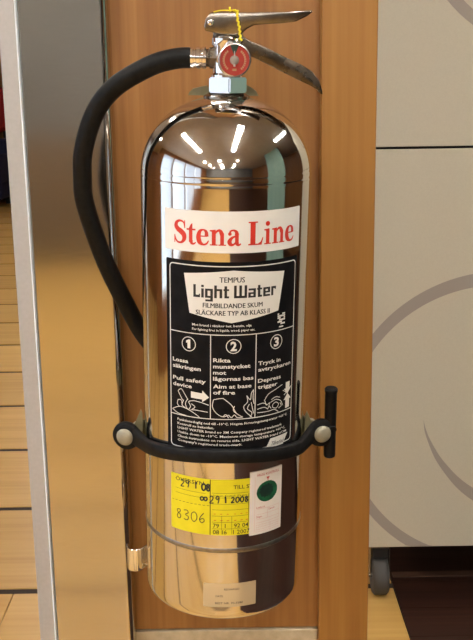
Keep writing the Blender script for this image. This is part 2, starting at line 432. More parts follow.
# ---------------------------------------------------------------- the pillar the extinguisher hangs on
YW = 1.175
pb = box_obj('wall_core', (-.240, YW+.018, 0), (.166, 1.62, ZC), 'room_wood'); tag(pb, kind='structure')
tag(box_obj('wall_panel', (-.160, YW, .4945), (.1045, YW+.018, ZC), 'panel_wood'), 'smooth orange brown wood panel behind the extinguisher', kind='structure')
tag(box_obj('baseboard_front', (-.160, YW-.004, 0), (.1045, YW+.018, .4925), 'plinth', bev=.0015), 'beige stone plinth below the wood panel', kind='structure')
tag(box_obj('trim_1', (.1045, 1.155, 0), (.1705, 1.62, ZC), 'post_wood', bev=.0018), 'upright orange wood post right of the extinguisher', kind='structure')
bm = bmesh.new()
prof = []
def arc(cx, cy, r, a0, a1, n=8): return [(cx+r*math.cos(a0+(a1-a0)*i/n), cy+r*math.sin(a0+(a1-a0)*i/n)) for i in range(n+1)]
xa, xb, yf, yb_, rr = -.2475, -.1435, 1.150, 1.60, .010
out = arc(xa+.001, yf+.001, .001, PI, 1.5*PI, 2) + [(xa+.0016, yf), (xb-rr-.0006, yf)] + arc(xb-rr, yf+rr, rr, 1.5*PI, 2*PI, 10) + [(xb, yf+rr+.0006), (xb, yb_), (xa, yb_)]
lo_ = [bm.verts.new((x, y, 0)) for x, y in out]; hi_ = [bm.verts.new((x, y, ZC)) for x, y in out]
for i in range(len(out)): bm.faces.new((lo_[i], lo_[(i+1) % len(out)], hi_[(i+1) % len(out)], hi_[i]))
bm.faces.new(lo_); bm.faces.new(hi_); fix(bm)
o = link('trim_2', bm, 'brushed', None, True); flatten_angle(o, 30); tag(o, 'brushed stainless steel column left of the extinguisher', kind='structure')
t3 = empty('trim_3', (-.2600, 1.158, 0)); tag(t3, 'narrow light grey metal edge strip beside the steel column', kind='structure')
bm = bmesh.new(); bx(bm, (0, .19, ZC/2), (.0205, .40, ZC), bev=.0015); link('strip', bm, 'alu', t3)
bm = bmesh.new(); bx(bm, (.0113, -.0100, ZC/2), (.0018, .010, ZC), bev=.0006); link('highlight_bead', bm, 'edge_highlight', t3)  # pale colour stands in for the bright highlight line along the bevel

# ---------------------------------------------------------------- white wheeled display cabinet beyond the post
PK = 2.12/2.175                       # the panel print was measured on a plane at 2.175
def pz(z): return CAM_H-(CAM_H-z)*PK
CX0, CX1, CYF, CYB = .292, 1.70, 2.12, 2.65
cab = empty('display_cabinet', ((CX0+CX1)/2, (CYF+CYB)/2, 0)); tag(cab, 'beige panelled cabinet on casters with grey circle print behind wooden post', 'cabinet')
ox, oy = cab.location.x, cab.location.y
def cbox(name, lo, hi, m, bev=0.0, parent=cab):
    bm = bmesh.new(); bx(bm, [(a+b)/2-c for a, b, c in zip(lo, hi, (ox, oy, 0))], [b-a for a, b in zip(lo, hi)], bev=bev)
    return link(name, bm, m, parent)
cbox('carcass', (CX0+.012, CYF+.018, pz(.122)), (CX1-.012, CYB, 1.92), 'black')
lower = cbox('lower_panel', (CX0, CYF, pz(.110)), (CX1, CYF+.017, pz(1.0855)), 'beige', .001)
upper = cbox('upper_panel', (CX0, CYF, pz(1.0915)), (CX1, CYF+.017, 1.94), 'beige', .001)
def onpanel(x, z): return Vector((x*PK-ox, CYF-.0004-oy, pz(z)))
def clampz(p): return (p[0], max(p[1], .1115))
f = Flat(); n = 150                     # big ring between two offset circles, cut off by the lower edge of the panel
po_, pi_ = [], []
for i in range(n+1):
    a = math.radians(-81+343*i/n)
    po_.append(clampz((.6177+.375*math.cos(a), .4283+.375*math.sin(a)))); pi_.append(clampz((.6087+.3428*math.cos(a), .4269+.3428*math.sin(a))))
for i in range(n):
    q = [po_[i], po_[i+1], pi_[i+1], pi_[i]]
    if max(p[1] for p in q)-min(p[1] for p in q) > 3e-4: f.poly(q)
f.build('ring_print', 'beige_print', lower, onpanel)
so_ = catmull([(x, y, 0) for x, y in [(.4472, .4416), (.4500, .415), (.4595, .3853), (.478, .342), (.5061, .2991), (.538, .261), (.5749, .231), (.62, .208), (.68, .20), (.75, .215)]], 5)
si_ = catmull([(x, y, 0) for x, y in [(.4474, .4420), (.4515, .4237), (.463, .394), (.4873, .3514), (.510, .322), (.538, .292), (.5735, .2648), (.62, .243), (.68, .232), (.752, .222)]], 5)
f = Flat()
for i in range(len(so_)-1): f.poly([so_[i][:2], so_[i+1][:2], si_[i+1][:2], si_[i][:2]])
f.build('swoosh_print', 'beige_print', lower, onpanel)
f = Flat(); f.ring(.70, 1.60, .288, .026, 90, 0, 2*PI).build('ring_print', 'beige_print', upper, onpanel)
def caster(x, y):
    c = empty('caster', (x-ox, y-oy, 0)); c.parent = cab
    bm = bmesh.new(); lathe(bm, [(.030, -.0195), (.043, -.019), (.048, -.014), (.0485, -.006), (.0485, .006), (.048, .014), (.043, .019), (.030, .0195)], 28, Matrix.Rotation(PI/2, 4, 'Y')@Matrix.Identity(4))
    bmesh.ops.translate(bm, vec=(0, 0, .0485), verts=bm.verts[:]); link('wheel', fix(bm), 'caster_grey', c, True)
    bm = bmesh.new()
    for s in (-1, 1): bx(bm, (s*.0225, .012, .089), (.003, .034, .082), bev=.001)
    bx(bm, (0, .016, .1335), (.05, .06, .015), bev=.002)
    lathe(bm, [(.006, -.026), (.006, .026)], 12, Matrix.Translation((0, 0, .0485))@Matrix.Rotation(PI/2, 4, 'Y'))
    link('fork', fix(bm), 'worn_chrome', c)
    bm = bmesh.new(); bx(bm, (0, .012, .112), (.040, .050, .030), bev=.004); link('housing', bm, 'black', c)  # black box added to stand in for the shade under the cabinet
for x, y in ((.344, 2.150), (1.64, 2.150), (.344, 2.59), (1.64, 2.59)): caster(x, y)
tag(box_obj('trim_4', (.392, 2.225, .0), (X1-.1, 2.250, .003), M['threshold']), 'thin brown threshold strip on the dark floor', kind='structure')

# ---------------------------------------------------------------- far lounge seats glimpsed past the strip
so = empty('sofa', (-3.35, 11.45, 0)); tag(so, 'dark blue sofa far away at the left edge', 'sofa')
for nm, c, s in (('base', (0, 0, .22), (1.30, .75, .24)), ('seat_cushion', (0, -.06, .40), (1.06, .62, .13)), ('backrest', (0, .30, .56), (1.30, .18, .46)),
                 ('armrest', (-.58, -.02, .42), (.14, .72, .38)), ('armrest', (.58, -.02, .42), (.14, .72, .38))):
    bm = bmesh.new(); bx(bm, c, s, bev=.04, seg=3); link(nm, bm, 'navy', so, True)
for sx in (-1, 1):
    for sy in (-1, 1):
        bm = bmesh.new(); bx(bm, (sx*.56, sy*.3, .05), (.05, .05, .1)); link('leg', bm, 'black', so)
ch = empty('high_back_chair', (-3.02, 12.14, 0)); tag(ch, 'red round-backed chair behind the dark blue sofa', 'chair')
bm = bmesh.new(); lathe(bm, [(0, -.05), (.24, -.045), (.295, 0), (.24, .045), (0, .05)], 40, Matrix.Translation((0, .10, 1.13))@Matrix.Rotation(PI/2, 4, 'X')); link('backrest', fix(bm), 'red_fabric', ch, True)
bm = bmesh.new(); bx(bm, (0, -.04, .46), (.50, .32, .10), bev=.04, seg=3); link('seat', bm, 'red_fabric', ch, True)
bm = bmesh.new()
for sx in (-.12, .12): bx(bm, (sx, .13, .70), (.03, .03, .5))
link('back_support', bm, 'black', ch)
for sx in (-1, 1):
    for sy in (-1, 1):
        bm = bmesh.new(); bx(bm, (sx*.2, -.04+sy*.13, .21), (.03, .03, .42)); link('leg', bm, 'black', ch)

# ================================================================== THE FIRE EXTINGUISHER
RC = .090; ZB = .272
ROT = Matrix.Rotation(.0264, 3, 'Y') @ Matrix.Rotation(.06046, 3, 'X')
BASE = Vector((-.0147, 1.0265, .9)) + ROT @ Vector((0, 0, -ZB))
ext = empty('fire_extinguisher', BASE, ROT.to_euler('XYZ'))
tag(ext, 'polished stainless steel fire extinguisher strapped to the wood panel', 'fire extinguisher')
# shell: z measured from the base
prof = [(0, .016), (.070, .016), (.0800, .0147), (.0850, .0140), (.0876, .0149), (.0892, .0172), (.0899, .021), (.09, .026), (.09, .060), (.09, .100), (.09, .25), (.09, .40), (.09, .470)]
Z0, HD, EX = .496, .0815, 2.1
def shell_r(z):                                             # dome with two shallow rolled grooves at its foot
    t = max(0.0, (z-Z0)/HD); r = RC*max(0.0, 1-t**EX)**(1/EX)
    for zc in (.4965, .5030): r -= .00028*math.exp(-((z-zc)/.0011)**2)
    return r
zz = .480
while zz < .5085: prof.append((shell_r(zz), zz)); zz += .0007
for i in range(1, 40):
    t = (zz-Z0)/HD; u = math.sin(math.asin(min(1, t)) + (PI/2-math.asin(min(1, t)))*i/40); z_ = Z0+HD*u
    prof.append((shell_r(z_), z_))
prof += [(0, Z0+HD)]
bm = bmesh.new(); lathe(bm, prof, 160); body = link('cylinder', fix(bm), 'steel', ext, True)
bm = bmesh.new()
lathe(bm, [(.0897, .0978), (.0902, .0984), (.0905, .0998), (.0905, .1022), (.0902, .1036), (.0897, .1042)], 128); link('weld_seam', fix(bm), 'weld', ext, True)
bm = bmesh.new(); lathe(bm, [(.024, .572), (.024, .577), (.0195, .5795), (.0165, .581), (.0165, .5835)], 48); o = link('neck_ring', fix(bm), 'worn_chrome', ext, True); flatten_angle(o)

# ---- valve
vz = .5805
bm = bmesh.new()
ring_ = [(.0222*math.cos(PI/3*k+math.radians(98)), .0222*math.sin(PI/3*k+math.radians(98))) for k in range(6)]
lo_ = [bm.verts.new((x, y, vz)) for x, y in ring_]; hi_ = [bm.verts.new((x, y, vz+.0155)) for x, y in ring_]
for i in range(6): bm.faces.new((lo_[i], lo_[(i+1) % 6], hi_[(i+1) % 6], hi_[i]))
bm.faces.new(lo_); bm.faces.new(hi_); fix(bm)
bmesh.ops.bevel(bm, geom=bm.edges[:], offset=.0012, segments=2, affect='EDGES')
link('hex_nut', bm, 'chrome', ext)
bm = bmesh.new()
lathe(bm, [(.0165, .594), (.0165, .598), (.0148, .600), (.0148, .626), (.0158, .628), (.0158, .634), (.0120, .637)], 40)
bx(bm, (.002, .0, .622), (.026, .026, .026), bev=.003)
o = link('valve_body', fix(bm), 'chrome', ext, True); flatten_angle(o)
bm = bmesh.new(); lathe(bm, [(.0105, 0), (.0105, .010), (.0088, .011), (.0088, .016)], 8, Matrix.Translation((-.0075, 0, .6145))@Matrix.Rotation(-PI/2, 4, 'Y')); o = link('hose_coupling', fix(bm), 'dark_nickel', ext, True); flatten_angle(o)
bm = bmesh.new(); lathe(bm, [(.0100, 0), (.0112, .0006), (.0112, .0042), (.0103, .0050), (.0103, .0062), (.0112, .0070), (.0112, .0105), (.0102, .0114), (.0102, .0132), (.0110, .014), (.0110, .0165), (.0100, .017)], 40,
      Matrix.Translation((-.0205, 0, .6145))@Matrix.Rotation(-PI/2, 4, 'Y')); o = link('hose_ferrule', fix(bm), 'chrome', ext, True); flatten_angle(o)

# ---- pressure gauge
gau = empty('pressure_gauge', (.0075, -.0205, .6128), (math.radians(-4), 0, math.radians(4))); gau.parent = ext
RG = Matrix.Rotation(PI/2, 4, 'X')           # lathe z -> towards the viewer (-y)
bm = bmesh.new(); lathe(bm, [(.0075, -.012), (.0075, -.004), (.0150, -.003), (.0168, 0), (.0168, .0055), (.0162, .0066), (.0150, .0068), (.0146, .0058), (.0146, .0040), (0, .0040)], 56, RG)
o = link('case', fix(bm), 'bezel', gau, True); flatten_angle(o, 30)
gfn = lambda d: (lambda x, y: Vector((x, -.0041-d, y)))
fd = Flat(); fd.disc(0, 0, .01455, 48); face = fd.build('dial', 'gauge_red', gau, gfn(.0001))
f = Flat(); f.poly([(0, .004)] + [(.0146*math.sin(a), .0146*math.cos(a)) for a in [math.radians(-17+34*i/6) for i in range(7)]]).build('green_zone', 'gauge_green', gau, gfn(.0003))
f = Flat()
for s in (-1, 1):
    for a in range(40, 150, 11):
        r = math.radians(a)*s; f.poly([(p*math.sin(r+q), p*math.cos(r+q)) for p, q in ((.0098, -.07), (.0119, -.05), (.0119, .05), (.0098, .07))])
f.ribbon([(-.002, -.0093), (.002, -.0093)], .0022, smooth=False)
f.build('dial_marks', 'gauge_mark', gau, gfn(.0003))
f = Flat(); f.poly([(-.0011, -.0062), (.0011, -.0062), (.0004, .0088), (-.0004, .0088)]).build('needle', 'white_label', gau, gfn(.0012))
bm = bmesh.new(); lathe(bm, [(.0046, .0044), (.0046, .0050), (.0034, .0056), (0, .0057)], 28, RG); link('hub', fix(bm), 'hub_grey', gau, True)
bm = bmesh.new(); lathe(bm, [(.0147, .0061), (.0147, .0064)], 48, RG); link('cover_glass', fix(bm), 'gauge_glass', gau)

# ---- hose
HO = [(-.0355, 0, .6143), (-.052, .0005, .6135), (-.0789, .004, .6057), (-.1161, .010, .5841), (-.1387, .017, .5570), (-.1536, .026, .517), (-.1570, .034, .4835),
      (-.1565, .040, .4590), (-.1475, .050, .4190), (-.1350, .062, .3771), (-.1185, .078, .3330), (-.1010, .092, .2920), (-.078, .104, .255), (-.055, .110, .215), (-.042, .112, .17)]
bm = bmesh.new(); tube(bm, catmull(HO, 10), .0104, 24); link('hose', fix(bm), 'hose_rubber', ext, True)
bm = bmesh.new(); tube(bm, [(-.042, .112, .172), (-.041, .112, .15), (-.040, .111, .10)], lambda t: .0118-.004*t, 20); link('nozzle', fix(bm), 'black', ext, True)

# ---- handles: pressed steel channels (top sheet plus two side cheeks)
def pressed(name, outline, width, m, parent, bev=.0013):
    bm = bmesh.new(); prism(bm, outline, -width/2, width/2)
    ed = [e for e in bm.edges if abs(e.verts[0].co.y-e.verts[1].co.y) < 1e-6]
    bmesh.ops.bevel(bm, geom=ed, offset=bev, segments=3, affect='EDGES', profile=.5, clamp_overlap=True)
    fix(bm); o = link(name, bm, m, parent, True); flatten_angle(o, 40); return o
def Z(p): return (p[0], p[1]+ZB)
top = [(-.0232, .3735), (-.0215, .3805), (-.0165, .3862), (-.008, .3872), (.020, .3868), (.060, .3880), (.0840, .3898), (.0852, .3882)]
low = [(.0800, .3840), (.0690, .3788), (.0560, .3772), (.0400, .3762), (.0270, .3748), (.0200, .3712), (.0140, .3660), (.0060, .3650), (-.0080, .3660), (-.0215, .3690)]
hnd = pressed('carry_handle', [Z(p) for p in top+low], .026, 'worn_chrome', ext)
bm = bmesh.new(); lathe(bm, [(0, .0016), (.002, .0014), (.0031, .0006), (.0033, -.001), (.0033, -.027), (.0031, -.0286), (0, -.029)], 20, Matrix.Translation((-.0165, -.0136, .3768+ZB))@RG); link('rivet', fix(bm), 'chrome', ext, True)
ltop = [(.004, .3690), (.0140, .3655), (.0230, .3600), (.0400, .3535), (.0600, .3440), (.0760, .3372), (.0870, .3305), (.0945, .3215), (.0978, .3120), (.0985, .3082)]
llow = [(.0965, .3085), (.0925, .3128), (.0860, .3165), (.0720, .3225), (.0520, .3318), (.0330, .3410), (.0240, .3450), (.0120, .3540), (.002, .3580)]
pressed('squeeze_lever', [Z(p) for p in ltop+llow], .020, 'dark_nickel', ext)
bm = bmesh.new(); bx(bm, (.001, 0, .3665+ZB), (.030, .017, .016), bev=.003); link('lever_block', bm, 'dark_nickel', ext)
# yellow seal wire looped over the handle
seal = [(-.0135, -.0135, .3868), (-.006, -.0140, .3884), (.003, -.0136, .3886), (.0075, -.0142, .3890), (.0098, -.0146, .3868), (.0105, -.0148, .380), (.0122, -.0148, .373), (.0130, -.0150, .366), (.0142, -.0160, .360)]
bm = bmesh.new(); tube(bm, [(x, y, z+ZB) for x, y, z in catmull(seal, 6)], .0006, 8)
tw = catmull(seal[3:], 8); tw = [Vector((p.x+.0009*math.cos(i*1.3), p.y-.0004-.0006*math.sin(i*1.3), p.z+ZB)) for i, p in enumerate(tw)]
tube(bm, tw, .0009, 8)
tube(bm, [(.003, -.0148, .3872+ZB), (.0025, -.0152, .3918+ZB)], .0009, 8)
tube(bm, [(.006, -.0148, .3885+ZB), (.0115, -.0152, .3880+ZB)], .0009, 8)
link('safety_seal', fix(bm), 'yellow_seal', ext, True)

# ---- labels on the shell (millimetres: x along the girth, z from the old mid mark)
def wrap(off):
    def fn(x, z):
        a = (-64.2+(x+64.5)*.988)*.001/RC; r = RC+off
        return Vector((r*math.sin(a), -r*math.cos(a), (-63.5+.9795*(z+67))*.001+ZB))
    return fn
CUT = 3.0
def label(name, pts, m, off=.00022):
    f = Flat(); f.poly(pts); return f.build(name, m, ext, wrap(off), CUT)
def rpts(x0, z0, x1, z1, r=0.0, n=4):
    if not r: return [(x0, z0), (x1, z0), (x1, z1), (x0, z1)]
    out = []
    for cx_, cz_, a in ((x1-r, z0+r, -PI/2), (x1-r, z1-r, 0), (x0+r, z1-r, PI/2), (x0+r, z0+r, PI)):
        out += [(cx_+r*math.cos(a+PI/2*i/n), cz_+r*math.sin(a+PI/2*i/n)) for i in range(n+1)]
    return out
# serif letters of the company name
SER = {
 'S': (.60, [('s', [(.535, .74), (.49, .90), (.32, .965), (.16, .89), (.115, .74), (.20, .61), (.36, .51), (.50, .38), (.51, .19), (.38, .045), (.20, .045), (.09, .17), (.05, .31)],
              [.03, .05, .07, .11, .16, .18, .20, .19, .15, .08, .06, .05, .03]), ('p', [(.515, .66), (.565, .66), (.565, .99), (.525, .99)]), ('p', [(.02, .01), (.065, .01), (.075, .35), (.02, .35)])]),
 't': (.42, [('p', [(.11, .12), (.27, .12), (.27, .90), (.20, .86), (.11, .70)]), ('r', 0, .60, .41, .67), ('s', [(.19, .16), (.24, .05), (.33, .03), (.42, .10)], [.16, .10, .06, .03])]),
 'e': (.54, [('r', .10, .355, .47, .405), ('s', [(.44, .37), (.42, .57), (.29, .655), (.14, .57), (.085, .34), (.14, .12), (.30, .025), (.44, .07), (.53, .20)], [.14, .11, .05, .12, .17, .16, .07, .06, .03])]),
 'n': (.70, [('r', .09, 0, .255, .66), ('p', [(0, .60), (.12, .58), (.255, .68), (.12, .66), (0, .65)]), ('r', .01, 0, .335, .05), ('s', [(.22, .50), (.32, .62), (.44, .63), (.52, .47)], [.05, .07, .11, .16]),
              ('r', .445, 0, .605, .50), ('r', .37, 0, .69, .05)]),
 'a': (.60, [('s', [(.10, .50), (.15, .62), (.28, .655), (.39, .58), (.41, .46)], [.06, .06, .06, .11, .155]), ('d', (.115, .50), .075), ('r', .335, .08, .49, .50), ('s', [(.41, .11), (.46, .04), (.52, .035), (.59, .09)], [.15, .10, .06, .03]),
              ('s', [(.37, .41), (.20, .33), (.10, .18), (.15, .06), (.27, .05), (.37, .16)], [.05, .09, .15, .13, .07, .04])]),
 'L': (.68, [('r', .09, 0, .315, 1), ('r', 0, .945, .42, 1), ('r', 0, 0, .60, .06), ('p', [(.42, .05), (.60, 0), (.68, .32), (.64, .32), (.56, .14)])]),
 'i': (.35, [('r', .09, 0, .255, .66), ('p', [(0, .60), (.12, .58), (.255, .68), (.12, .66), (0, .65)]), ('r', .01, 0, .335, .05), ('d', (.17, .885), .105)]),
}
lb = label('company_label', rpts(-66, 159.8, 91, 202.2, 1.2), 'white_label')
f = Flat(); f.glyphs(SER, 'Stena Line', -53.8, 167.6, 24.0, .035, 134.0, .27); f.build('company_name', 'red_ink', lb, wrap(.00034), CUT); lb['label'] = 'white sticker with red company name'

il = label('instruction_label', rpts(-64.5, -67, 89, 150.5, 1.5), 'black_label'); il['label'] = 'black printed instruction sticker'
f = Flat()
def line(f, pts, w=1.0, smooth=False, n=5): f.ribbon(pts, w, n, smooth)
fr = rpts(-59.5, -57, 85.0, 146.0, 4, 5); line(f, fr+[fr[0]], 1.1)
line(f, [(-59.5, 73.5), (85, 73.5)], .9); line(f, [(-59.8, -20), (84.5, -20)], .9)
line(f, [(-13.2, 73.5), (-13.2, -20)], .9); line(f, [(34.4, 73.5), (34.4, -20)], .9)
f.poly([(-42, 137), (9.5, 142.0), (67.5, 137), (60.5, 95.5), (8, 86.5), (-36, 95.5)])
for c, n_ in ((-37, '1'), (10.5, '2'), (59, '3')):
    f.ring(c, 61.3, 7.6, .8, 36); w_ = {'1': 3.6, '2': 6.6, '3': 6.6}[n_]
    if n_ == '1': f.poly([(c+x, z) for x, z in ((-2.9, 64.6), (-.2, 66.2), (1.9, 66.2), (1.9, 56.6), (-1.3, 56.6), (-1.3, 62.8), (-2.9, 62.2))])
    else: f.text(n_, c-w_/2, 56.6, 9.6, w_, .035)
for t, x, z, h, w in (('Lossa', -56.5, 40.0, 4.2, 19), ('säkringen', -56.5, 33.0, 4.2, 33), ('Pull safety', -56.5, 19.5, 4.2, 38.5), ('device', -56.5, 12.5, 4.2, 23),
                      ('Rikta', -10.5, 44.0, 4.2, 18), ('munstycket', -10.5, 37.2, 4.2, 39), ('mot', -10.5, 30.4, 4.2, 13.5), ('lågornas bas', -10.5, 23.6, 4.2, 42.5),
                      ('Aim at base', -10.5, 15.0, 4.2, 40.5), ('of fire', -10.5, 8.2, 4.2, 23),
                      ('Tryck in', 37.2, 38.5, 4.2, 28), ('avtryckaren', 37.2, 31.5, 4.2, 44), ('Depress', 37.2, 19.0, 4.2, 29), ('trigger', 37.2, 12.0, 4.2, 24.5)):
    f.text(t, x, z, h*.98, w, .022)
for t, x, z, h, w in (('Mot brand i vätskor tex. bensin, olja', -33, 82.2, 2.5, 62), ('For fighting fires in liquids, wood, paper etc.', -33, 77.4, 2.5, 66),
                      ('Funktionsduglig ned till -10°C. Högsta förvaringstemperatur +60°C.', -51, -26.6, 2.6, 129), ('Kontroll se baksidan.', -51, -31.4, 2.6, 42),
                      ('LIGHT WATER brand no 3M Company registered trademark.', -51, -36.2, 2.6, 121), ('Usable down to -10°C. Maximum storage temperature +60°C.', -51, -41.0, 2.6, 126),
                      ('Check instructions on reverse side. LIGHT WATER brand of 3M', -51, -45.8, 2.6, 128), ("Company's registered trade-mark.", -51, -50.6, 2.6, 72)):
    f.text(t, x, z, h, w, .018, res=1)
for i in range(5):
    for j in range(6):
        if (i*3+j*5) % 7 not in (0, 3): f.rect(59.8+i*2.1, 79.6+j*2.1, 61.8+i*2.1, 81.4+j*2.1)
f.rect(62.0, 76.4, 68.0, 77.8)
f.poly([(48, -58.8), (72, -59.0), (79.5, -47.2), (54, -48.0)])
# little drawings
f.poly([(-34.5, 9), (-22, 8.2), (-22, 11.5), (-14.6, 4.2), (-22, -1.5), (-22, 1.4), (-34.5, 2.0)])
D = lambda pts, w=.75: f.ribbon(pts, w, 6, True)
D([(-57.5, -15), (-48, -10.5), (-38, -12), (-28, -17), (-25, -19.5)]); D([(-57.5, -15), (-50, -18.5), (-40, -19.5)])
D([(-50, 7), (-46, 10), (-42, 5), (-38, -1)]); D([(-50, 7), (-46, 0), (-44, -3)]); D([(-50, -3), (-51, -8), (-48, -11)]); D([(-50, -3), (-46, -3), (-45, -9)])
D([(-43, -2), (-45, -8), (-41, -11)]); D([(-38, 0), (-41, -6), (-38, -12), (-35, -8), (-37, -3), (-31, -1)]); D([(-34, -5), (-30, -8), (-33, -11)]); D([(-31, -1), (-24, -2), (-15, -4.5)]); D([(-35, -12), (-28, -11.5), (-16, -12.5)])
D([(-10, 2), (-11, -6), (-7, -13), (0, -17), (6, -15)]); D([(-10, 2), (-4, 3.5), (0, 3.8)]); D([(0, 4), (9, -4), (14, -13), (21, -18)]); D([(6, -15), (9, -18), (12, -15), (15, -18), (21, -18)]); D([(12, -5), (11, -10), (15, -14)])
D([(0, -17), (3, -14.5), (6, -18.5)])
D([(31, -19), (24, -12), (22, -6), (26, -1), (25, 6)]); D([(25, 6), (29, 1), (30, 8), (32.5, 12)]); D([(32.5, 12), (32, 3), (33.2, -4)]); D([(28, -4), (26, -9), (31, -14), (29, -19)]); D([(30, -2), (31.5, -9), (33, -15)])
D([(45, -3), (50, 4), (60, 8), (69, 11)]); D([(37, -6), (44, -5), (49, -8)]); D([(37, -11), (45, -10), (50, -13)]); D([(37, -15), (50, -15.5), (58, -15), (64, -19)])
D([(46, -3), (48, -8), (52, -6), (50, -12)]); D([(54, -3), (60, -1), (66, -3)]); D([(53, -6), (60, -4), (67, -7), (70, -13)]); D([(56, -9), (60, -7), (64, -10), (61, -14), (56, -12), (56, -9)]); D([(66, -9), (68, -13), (64, -15)]); D([(51, -9), (54, -13)])
D([(72, -2), (78, 2), (84, 6)]); D([(70, 4), (76, 0), (80, -5)])
f.poly([(74.5, 12), (81, 12), (81, 5), (84, 5), (77.7, -1.5), (71.5, 5), (74.5, 5)]); f.poly([(74.5, -18), (81, -17.6), (81, -8), (84, -8), (77.7, -1.0), (71.5, -8), (74.5, -8)])
f.build('white_print', 'white_ink', il, wrap(.00034), CUT)
# block letters on the white shield
k = .17
BLK = {
 'L': (.46, [('r', 0, 0, k, 1), ('r', 0, 0, .46, .19), ('r', .38, 0, .46, .28)]),
 'i': (k, [('r', 0, 0, k, .72), ('r', 0, .82, k, 1)]),
 'g': (.52, [('r', 0, 0, k, .72), ('r', .35, -.26, .52, .72), ('r', 0, .56, .52, .72), ('r', 0, 0, .52, .16), ('r', .02, -.28, .52, -.13)]),
 'h': (.52, [('r', 0, 0, k, 1), ('r', .35, 0, .52, .70), ('r', 0, .56, .50, .72)]),
 't': (.36, [('r', .06, 0, .06+k, .95), ('r', 0, .58, .36, .72), ('r', .06, 0, .36, .16)]),
 'W': (.86, [('r', 0, 0, k, 1), ('r', .345, 0, .515, 1), ('r', .69, 0, .86, 1), ('r', 0, 0, .86, .18)]),
 'a': (.52, [('r', .35, 0, .52, .72), ('r', .02, .57, .52, .72), ('r', 0, 0, .52, .14), ('r', 0, .28, .52, .42), ('r', 0, 0, k, .40)]),
 'e': (.52, [('r', 0, 0, k, .72), ('r', .35, .28, .52, .72), ('r', 0, .57, .52, .72), ('r', 0, .28, .52, .41), ('r', 0, 0, .52, .15)]),
 'r': (.38, [('r', 0, 0, k, .72), ('r', 0, .55, .38, .72), ('r', .27, .48, .38, .72)]),
}
f = Flat(); f.glyphs(BLK, 'Light Water', -31.5, 113.0, 13.4, .085, 88, .24)
for d_ in (0, .35):                                        # printed twice for weight
    f.text('TEMPUS', -4.5+d_, 129.5, 5.6, 25.5, 0); f.text('FILMBILDANDE SKUM', -21.5+d_, 102.5+d_*.3, 5.0, 62, 0); f.text('SLÄCKARE TYP AB KLASS II', -29+d_, 94.6+d_*.3, 5.0, 78, 0)
f.build('shield_lettering', 'ink', il, wrap(.00046), CUT)
f = Flat(); f.text('Tillverkad', 54.5, -56.6, 4.6, 18, .01, skew=.3).build('corner_lettering', 'ink', il, wrap(.00046), CUT)

# yellow service sticker
HW = {'0': [[(.5, 1), (.1, .75), (.1, .25), (.45, 0), (.85, .3), (.85, .75), (.5, 1)]], '1': [[(.4, 1), (.5, .5), (.5, 0)]],
      '2': [[(.1, .75), (.4, 1), (.75, .8), (.6, .45), (.1, 0), (.85, .05)]], '3': [[(.1, .95), (.6, 1), (.75, .75), (.35, .55), (.8, .35), (.6, .02), (.1, .08)]],
      '5': [[(.8, 1), (.25, .97), (.2, .58), (.65, .6), (.8, .3), (.5, 0), (.1, .1)]],
      '6': [[(.7, 1), (.25, .6), (.1, .25), (.4, 0), (.75, .2), (.6, .45), (.15, .3)]], '7': [[(.1, .95), (.8, 1), (.45, .4), (.35, 0)]],
      '8': [[(.6, .95), (.2, .85), (.3, .6), (.75, .35), (.6, .02), (.2, .1), (.3, .45), (.7, .75), (.6, .95)]],
      '9': [[(.75, .75), (.4, .55), (.15, .75), (.4, 1), (.75, .85), (.7, .4), (.55, 0)]], '/': [[(.7, 1.1), (.2, -.1)]]}
def hand(f, body, x, z, h, w, adv, th):
    for c in body:
        for st in HW.get(c, []): f.ribbon([(x+p[0]*w, z+p[1]*h) for p in st], th, 5, True)
        x += adv
yl = label('service_sticker', rpts(-60.5, -157.5, 34, -90.3, 1.5), 'yellow_label'); yl['label'] = 'bright yellow service sticker with handwriting'
f = Flat(); f.text('ÖVERSYN', -54, -98, 4.4, 34, .008); f.text('TILL SYN', 12, -101.5, 4.4, 26, .008)
line(f, [(-13, -90.5), (-13, -157.3)], .9)
for i in range(10): line(f, [(-59+i*4.7, -122), (-56.2+i*4.7, -122)], .45)
for z in (-107, -112.5): line(f, [(-54, z), (-18, z-.6)], .3)
for z in (-106.5, -112, -119.5, -126.5, -134, -141.5, -149.5): line(f, [(-11, z), (29, z)], .32)
for x in (-.5, 10.5): line(f, [(x, -134), (x, -156)], .32)
line(f, [(29, -108), (29, -156)], .5)
for x, z, t in ((-10, -148.2, '79'), (13, -148.2, '92 04'), (-10, -156.0, '08 1'), (12, -156.0, '1 2007'), (2, -156.0, '6'), (3, -148.2, '1')): f.text(t, x, z, 5.0, None, .01)
for i, t in enumerate(('Datum', 'Kontroll', 'Sign')): f.text(t, -10+i*13, -110.6, 2.4, 11, 0, res=1)
f.build('print', 'ink', yl, wrap(.00034), CUT)
f = Flat(); hand(f, '8306', -53.5, -143.5, 12.0, 8.0, 9.3, .95); hand(f, '29', -47.5, -103.6, 8.5, 5.4, 6.2, 1.25); hand(f, '1', -31.5, -103.2, 8, 5, 6, 1.5); hand(f, '08', -22.5, -104.2, 8.2, 5, 5.0, 2.0)
hand(f, '00', -24.0, -116.2, 4.5, 4, 4, 1.7); hand(f, '29', -14.0, -118.5, 8.5, 5.5, 6.4, 1.3); hand(f, '1', 1.2, -118, 8, 5, 6, 1.8); hand(f, '2008', 9.5, -117.6, 6.4, 4.2, 5.0, 1.6)
f.build('handwriting', 'pen', yl, wrap(.00046), CUT)
f = Flat()
for x in (-9, -2, 5, 13, 20, 26): line(f, [(x, -139.5), (x+2.6, -139.2)], 1.0); line(f, [(x, -131.6), (x+2, -131.5)], .8)
f.build('orange_print', 'orange_ink', yl, wrap(.00034), CUT)

